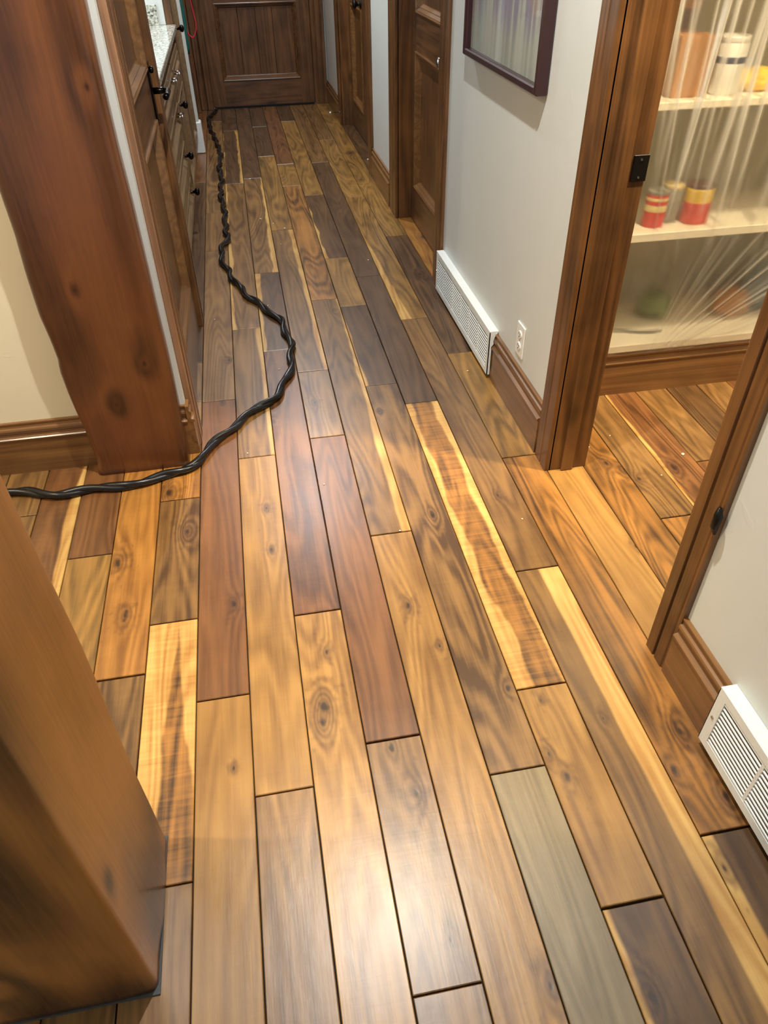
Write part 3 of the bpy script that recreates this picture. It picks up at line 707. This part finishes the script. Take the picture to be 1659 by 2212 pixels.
# mudroom panelling beyond the white wall return
tm = empty('hall_bench_panel', (-.2, 7.0, 0)); tag(tm, 'dark wood panelled locker side on the left before the end door', 'panel')
for i, (a, b, x) in enumerate(((6.245, 6.55, -.085), (6.552, 6.90, -.075), (6.902, 7.28, -.082), (7.282, 7.70, -.074))):
    rel(obj('panel_board', box(bmesh.new(), -.13, x, a, b, 0.0, 2.2, .003), M_DOOR_Z, tm))
rel(mbox('panel_cap', M_DOOR_Z, -.09, -.052, 7.62, 7.70, 0.0, 2.2, parent=tm, bev=.004))
# white foot block at the bottom of the wall return
tag(mbox('wall_corner_block', M_WHITE, -.10, -.008, 6.17, 6.26, .001, .22, bev=.008), 'white corner block at the foot of the narrow wall strip', 'trim block')

# lanyard + teal cloth
def ribbon(name, pts, w, th, mat, label, cat):
    bm = bmesh.new(); P = [Vector(p) for p in pts]; rings = []
    for i, p in enumerate(P):
        t = (P[min(i+1, len(P)-1)]-P[max(i-1, 0)]).normalized(); s = Vector((0, 1, 0)); s = (s-t*s.dot(t)).normalized(); n = t.cross(s)
        rings.append([bm.verts.new(p+s*a*w/2+n*b*th/2) for a, b in ((-1,-1),(1,-1),(1,1),(-1,1))])
    for a, b in zip(rings, rings[1:]):
        for k in range(4): bm.faces.new((a[k], a[(k+1) % 4], b[(k+1) % 4], b[k]))
    bm.faces.new(rings[0][::-1]); bm.faces.new(rings[-1])
    return tag(obj(name, bm, mat, None, True), label, cat)
M_RED = plain('red_webbing', lin(196, 40, 56), .6); M_TEAL = plain('teal_fabric', lin(16, 84, 76), .85)
hk = bmesh.new(); tube(hk, [(-.066, 6.98, 1.32), (-.03, 6.98, 1.32), (-.015, 6.98, 1.335)], .005, 8)
tube(hk, [(-.066, 6.68, 1.32), (-.04, 6.68, 1.32), (-.025, 6.68, 1.335)], .005, 8)
tag(obj('coat_hook_rail', box(hk, -.070, -.062, 6.60, 7.06, 1.29, 1.35), M_IRON), 'black hook rail on the left wood panelling', 'hooks')
ribbon('red_lanyard', [(-.030, 6.985, 1.328), (.015, 6.995, 1.02), (.023, 7.0, .90), (.031, 7.0, .825), (.038, 7.0, .756), (.034, 7.0, .71), (.020, 7.0, .678), (.004, 7.0, .657), (-.010, 7.0, .656), (-.030, 7.0, .676), (-.042, 7.0, .716), (-.044, 7.0, .80), (-.040, 6.99, 1.0), (-.034, 6.98, 1.328)], .016, .009, M_RED, 'red lanyard looped from a hook near the end door', 'lanyard')
bm = bmesh.new(); rings = []
for i in range(22):
    z = 1.33-(1.33-.585)*i/21; hw = .008+.016*min(1, i/8)*(1 if i < 19 else (22-i)/3.2)
    rings.append([bm.verts.new((-.046+hw*math.cos(k*math.pi/5)*(1+.15*math.sin(k*3+i)), 6.70+hw*.9*math.sin(k*math.pi/5), z)) for k in range(10)])
for a, b in zip(rings, rings[1:]):
    for k in range(10): bm.faces.new((a[k], a[(k+1) % 10], b[(k+1) % 10], b[k]))
bm.faces.new(rings[0][::-1]); bm.faces.new(rings[-1])
tag(obj('teal_scarf', bm, M_TEAL, None, True), 'dark teal cloth hanging on the left panelling', 'scarf')

# ------------------------------------------------------------------ pantry shelves and goods
SH = []
for (z0, z1) in ((.178, .208), (.583, .612), (.973, .996), (1.37, 1.395)):
    SH.append(z1)
for (z0, z1, lb) in ((.178, .208, 'lowest cream shelf in the pantry just above the baseboard'), (.583, .612, 'cream pantry shelf holding the red can and jar'), (.973, .996, 'cream pantry shelf holding the white tub'), (1.37, 1.395, 'highest cream pantry shelf')):
    s = tag(obj('pantry_shelf', box(bmesh.new(), 1.302, 2.418, 2.212, 2.618, z0, z1, .003), M_SHELF), lb, 'shelf')
def can(name, x, y, z, r, h, label, cat, body, lid, bands=()):
    t = empty(name, (x, y, z)); tag(t, label, cat)
    o = obj('body', lathe(bmesh.new(), [(r*.94, .0005), (r, .006), (r, h*.86), (r*.92, h*.90), (r*.9, h*.91)], (0, 0, 0), 'z', 28), body, t, True)
    o2 = obj('lid', lathe(bmesh.new(), [(r*.95, h*.90), (r*.97, h*.915), (r*.97, h*.985), (r*.93, h)], (0, 0, 0), 'z', 28), lid, t, True)
    for (a, b, m) in bands: obj('label_band', lathe(bmesh.new(), [(r*1.004, a*h), (r*1.008, a*h+.0005), (r*1.008, b*h-.0005), (r*1.004, b*h)], (0, 0, 0), 'z', 28), m, t, True)
    for q_ in (o, o2): smooth_angle(q_)
    return t
C_RED = plain('red_label', lin(200, 50, 36), .4); C_CREAM = plain('cream_label', lin(236, 214, 150), .4); C_YEL = plain('yellow_label', lin(240, 200, 60), .4)
C_BRN = plain('brown_lid', lin(90, 50, 34), .4); C_GREY = plain('grey_plastic', lin(140, 136, 126), .5); C_BLUE = plain('navy_label', lin(60, 66, 92), .4)
C_CARD = plain('tan_cardboard', lin(170, 118, 66), .8); C_GREEN = plain('green_pack', lin(112, 130, 84), .5); C_SLATE = plain('slate_bag', lin(96, 108, 120), .6); C_OLIVE = plain('olive_bag', lin(150, 140, 70), .6)
can('food_can', 1.603, 2.29, .612, .036, .115, 'red and cream banded can beside the door jamb on the pantry shelf', 'can', C_RED, C_GREY, ((.45, .62, C_CREAM), (.74, .82, C_CREAM)))
can('glass_jar', 1.672, 2.33, .612, .036, .12, 'grey translucent jar between the red can and the yellow one', 'jar', C_GREY, C_CREAM)
can('food_can', 1.755, 2.30, .612, .046, .125, 'can with red and yellow label and brown lid on the pantry shelf', 'can', C_YEL, C_BRN, ((.02, .55, C_RED),))
can('plastic_tub', 1.745, 2.30, .996, .048, .150, 'white plastic tub with navy mark on the upper pantry shelf', 'tub', M_PLATE, M_PLATE, ((.55, .66, C_BLUE),))
can('bottle', 1.635, 2.43, .996, .034, .26, 'tall dark-topped brown bottle behind the cardboard box', 'bottle', C_CARD, C_BRN, ((.6, .8, C_BRN),))
cb = empty('cardboard_box', (1.61, 2.33, .996)); tag(cb, 'tan cardboard box on the upper pantry shelf beside the jamb', 'box')
rel(mbox('carton', C_CARD, 1.555, 1.665, 2.26, 2.40, .9965, 1.15, parent=cb, bev=.002)); rel(mbox('flap', C_CARD, 1.557, 1.663, 2.262, 2.33, 1.1505, 1.153, parent=cb))
def bag(name, x, y, z, sx, sy, sz, mat, label, seed):
    bm = bmesh.new(); bmesh.ops.create_icosphere(bm, subdivisions=4, radius=1)
    for v in bm.verts:
        n_ = mnoise.noise(v.co*2.2+Vector((seed, 0, 0)))*.22+mnoise.noise(v.co*6+Vector((seed, 0, 0)))*.06
        v.co *= 1+n_; v.co = Vector((v.co.x*sx, v.co.y*sy, max(v.co.z, -.8)*sz))
    mz = min(v.co.z for v in bm.verts)
    for v in bm.verts: v.co.z -= mz
    o = obj(name, bm, mat, None, True); o.location = (x, y, z+.0005); return tag(o, label, 'bag')
bag('snack_bag', 1.86, 2.32, .996, .075, .05, .034, C_YEL, 'yellow and green snack bag lying on the upper pantry shelf', 3)
bag('snack_bag', 1.84, 2.42, .996, .07, .05, .05, C_SLATE, 'dark slate bag behind the yellow one', 9)
bag('snack_bag', 1.77, 2.46, .208, .07, .07, .055, C_GREEN, 'green bag at the back of the lowest pantry shelf', 5)
bag('snack_bag', 2.06, 2.40, .208, .07, .06, .06, C_CARD, 'tan bag on the lowest pantry shelf at right', 6)
bag('snack_bag', 2.20, 2.45, .208, .08, .08, .10, C_SLATE, 'large slate blue bag on the lowest pantry shelf', 7)
bm = bmesh.new(); tube(bm, [(1.55, 2.34, .2125), (1.60, 2.325, .213), (1.655, 2.30, .213), (1.70, 2.292, .2125), (1.735, 2.30, .2125), (1.745, 2.31, .2125)], [.002, .004, .005, .005, .004, .002], 8)
tag(obj('cord_end', bm, M_BLACK, None, True), 'short black cord end lying on the lowest pantry shelf', 'cord')

# plastic sheet
def plastic():
    t = NT('clear_plastic_sheet'); co = t.coord()
    tr = t.n('ShaderNodeBsdfTransparent'); tr.inputs[0].default_value = (.96, .95, .90, 1)
    rf = t.n('ShaderNodeBsdfRefraction'); rf.inputs['IOR'].default_value = 1.12; rf.inputs['Roughness'].default_value = .38; rf.inputs[0].default_value = (.97, .96, .92, 1)
    gl = t.n('ShaderNodeBsdfGlossy'); gl.inputs['Roughness'].default_value = .20
    tl_ = t.n('ShaderNodeBsdfTranslucent'); tl_.inputs[0].default_value = (.9, .88, .80, 1)
    df = t.n('ShaderNodeBsdfDiffuse'); df.inputs[0].default_value = (.85, .83, .76, 1)
    n1 = t.noise(t.vmath('MULTIPLY', co, (13, 13, 3)), 1, 3, .6, .6)
    at_ = t.n('ShaderNodeAttribute', attribute_name='crease')
    bp = t.n('ShaderNodeBump'); bp.inputs['Strength'].default_value = .25; bp.inputs['Distance'].default_value = .006; t.l(n1, bp.inputs['Height'])
    for s in (gl, df, rf): t.l(bp.outputs[0], s.inputs['Normal'])
    def mx(f, a, b):
        m = t.n('ShaderNodeMixShader'); t.put(m.inputs[0], f); t.l(a, m.inputs[1]); t.l(b, m.inputs[2]); return m.outputs[0]
    a = mx(.72, tr.outputs[0], rf.outputs[0])
    b = mx(.5, df.outputs[0], tl_.outputs[0]); b = mx(.45, b, gl.outputs[0])
    fold = t.math('ADD', t.ramp(n1, .42, .75, .10, .24), t.math('MULTIPLY', at_.outputs['Fac'], .62), clamp=True)  # creases mixed whiter: bunched plastic, plus bright ridge highlights painted in
    t.l(mx(fold, a, b), t.out.inputs[0]); return t.m
NX, NZ = 260, 330
x0, x1, z0, z1 = 1.302, 2.40, .176, 2.05
prnd = random.Random(5)
FAN = [(math.radians(prnd.uniform(18, 78)), prnd.uniform(.006, .016), prnd.uniform(.4, 1.0), prnd.uniform(.3, 1.1)) for _ in range(30)]
FAN += [(math.radians(a_), .010, 1.5, 1.4) for a_ in (33, 41, 47)]
DRP = [(prnd.uniform(1.30, 2.4), prnd.uniform(-.10, .14), prnd.uniform(.003, .010), prnd.uniform(.5, 1.0), prnd.uniform(.45, .95)) for _ in range(46)]
DRP += [(1.36, .02, .012, 1.6, .45), (1.45, .05, .010, 1.3, .5), (1.62, .10, .008, 1.2, .6), (1.74, .12, .010, 1.4, .62), (1.95, .12, .014, 1.5, .6)]
verts, faces, crease = [], [], []
for j in range(NZ+1):
    z = z0+(z1-z0)*j/NZ
    for i in range(NX+1):
        x = x0+(x1-x0)*i/NX; d = 0.0
        dx, dz = x-1.64, z-.12; ang = math.atan2(dz, dx); rr = math.hypot(dx, dz)
        if z < .75:
            for (a_, w_, h_, rm) in FAN:
                q = abs(ang-a_)/w_
                if q < 2.5: d += .0035*h_*math.exp(-q*q)*min(1, rr*6)*max(0, 1-rr/rm)*max(0, min(1, (.75-z)*4))
        if z > .4:
            for (xc, sl, w_, h_, zm) in DRP:
                q = abs(x-(xc+sl*(z-1.0)*.6))/w_
                if q < 2.5: d += .0045*h_*math.exp(-q*q)*max(0, min(1, (z-zm)*3))
        crease.append(min(1, d/.0042))
        d += abs(mnoise.noise(Vector((x*3.5, z*2.2, 1))))*.006
        verts.append((x, 2.198-(d if j > 1 else d*.2), z))
for j in range(NZ):
    for i in range(NX):
        k_ = j*(NX+1)+i; faces.append((k_, k_+1, k_+NX+2, k_+NX+1))
pme = bpy.data.meshes.new('plastic_sheet'); pme.from_pydata(verts, [], faces)
ca_ = pme.attributes.new('crease', 'FLOAT', 'POINT'); ca_.data.foreach_set('value', crease)
for p_ in pme.polygons: p_.use_smooth = True
tag(link('plastic_sheet', pme, plastic()), 'clear wrinkled plastic sheet hung over the pantry shelves', 'plastic sheet')

# plaster crumbs on the floor
cr = [(1.626,1.795,.0055),(1.50,1.70,.003),(1.33,1.90,.0028),(.4,1.873,.003),(.30,5.4,.006),(.42,4.1,.003),(.33,4.55,.006),(.46,4.35,.006),(.40,4.45,.005),(1.18,5.70,.008),(.86,3.76,.004),(.52,3.1,.003),(.60,1.60,.003),(.98,1.58,.003),(.31,2.67,.004),(.05,3.20,.003),(.16,2.10,.003),(1.43,1.95,.003),(-.25,1.98,.003),(.30,3.30,.003),(1.06,2.50,.004)]
M_CRUMB = plain('plaster_crumb', lin(235, 225, 205), .8)
for (x, y, r) in cr:
    bm = bmesh.new(); bmesh.ops.create_icosphere(bm, subdivisions=1, radius=r)
    for v in bm.verts: v.co *= 1+mnoise.noise(v.co*300+Vector((x*9, y, 0)))*.5; v.co.z *= .5
    mz = min(v.co.z for v in bm.verts)
    o = obj('plaster_crumb', bm, M_CRUMB); o.location = (x, y, -mz+.0006)
    where = {(1.626,1.795): 'largest white plaster flake on the pantry floor', (1.50,1.70): 'small pale crumb on the pantry floor beside the large flake', (1.33,1.90): 'pale crumb at the foot of the pantry door jamb', (1.43,1.95): 'pale crumb in front of the pantry baseboard',
             (1.18,5.70): 'white crumb in front of the far double doors', (-.25,1.98): 'pale crumb beside the cable in front of the red-brown post', (.16,2.10): 'pale crumb on a reddish plank right of the cable near the post',
             (.4,1.873): 'single white crumb on the reddish plank in the middle of the hall', (.05,3.20): 'pale crumb left of the cable by the left door', (.86,3.76): 'pale crumb on the long dark plank before the knobbed door',
             (1.06,2.50): 'white crumb in front of the baseboard air grille', (.98,1.58): 'pale crumb on the plank just outside the pantry doorway'}.get((x, y), 'tiny white plaster crumb lying on the open hall planks')
    tag(o, where, 'crumb', 'plaster crumbs scattered over the floor')
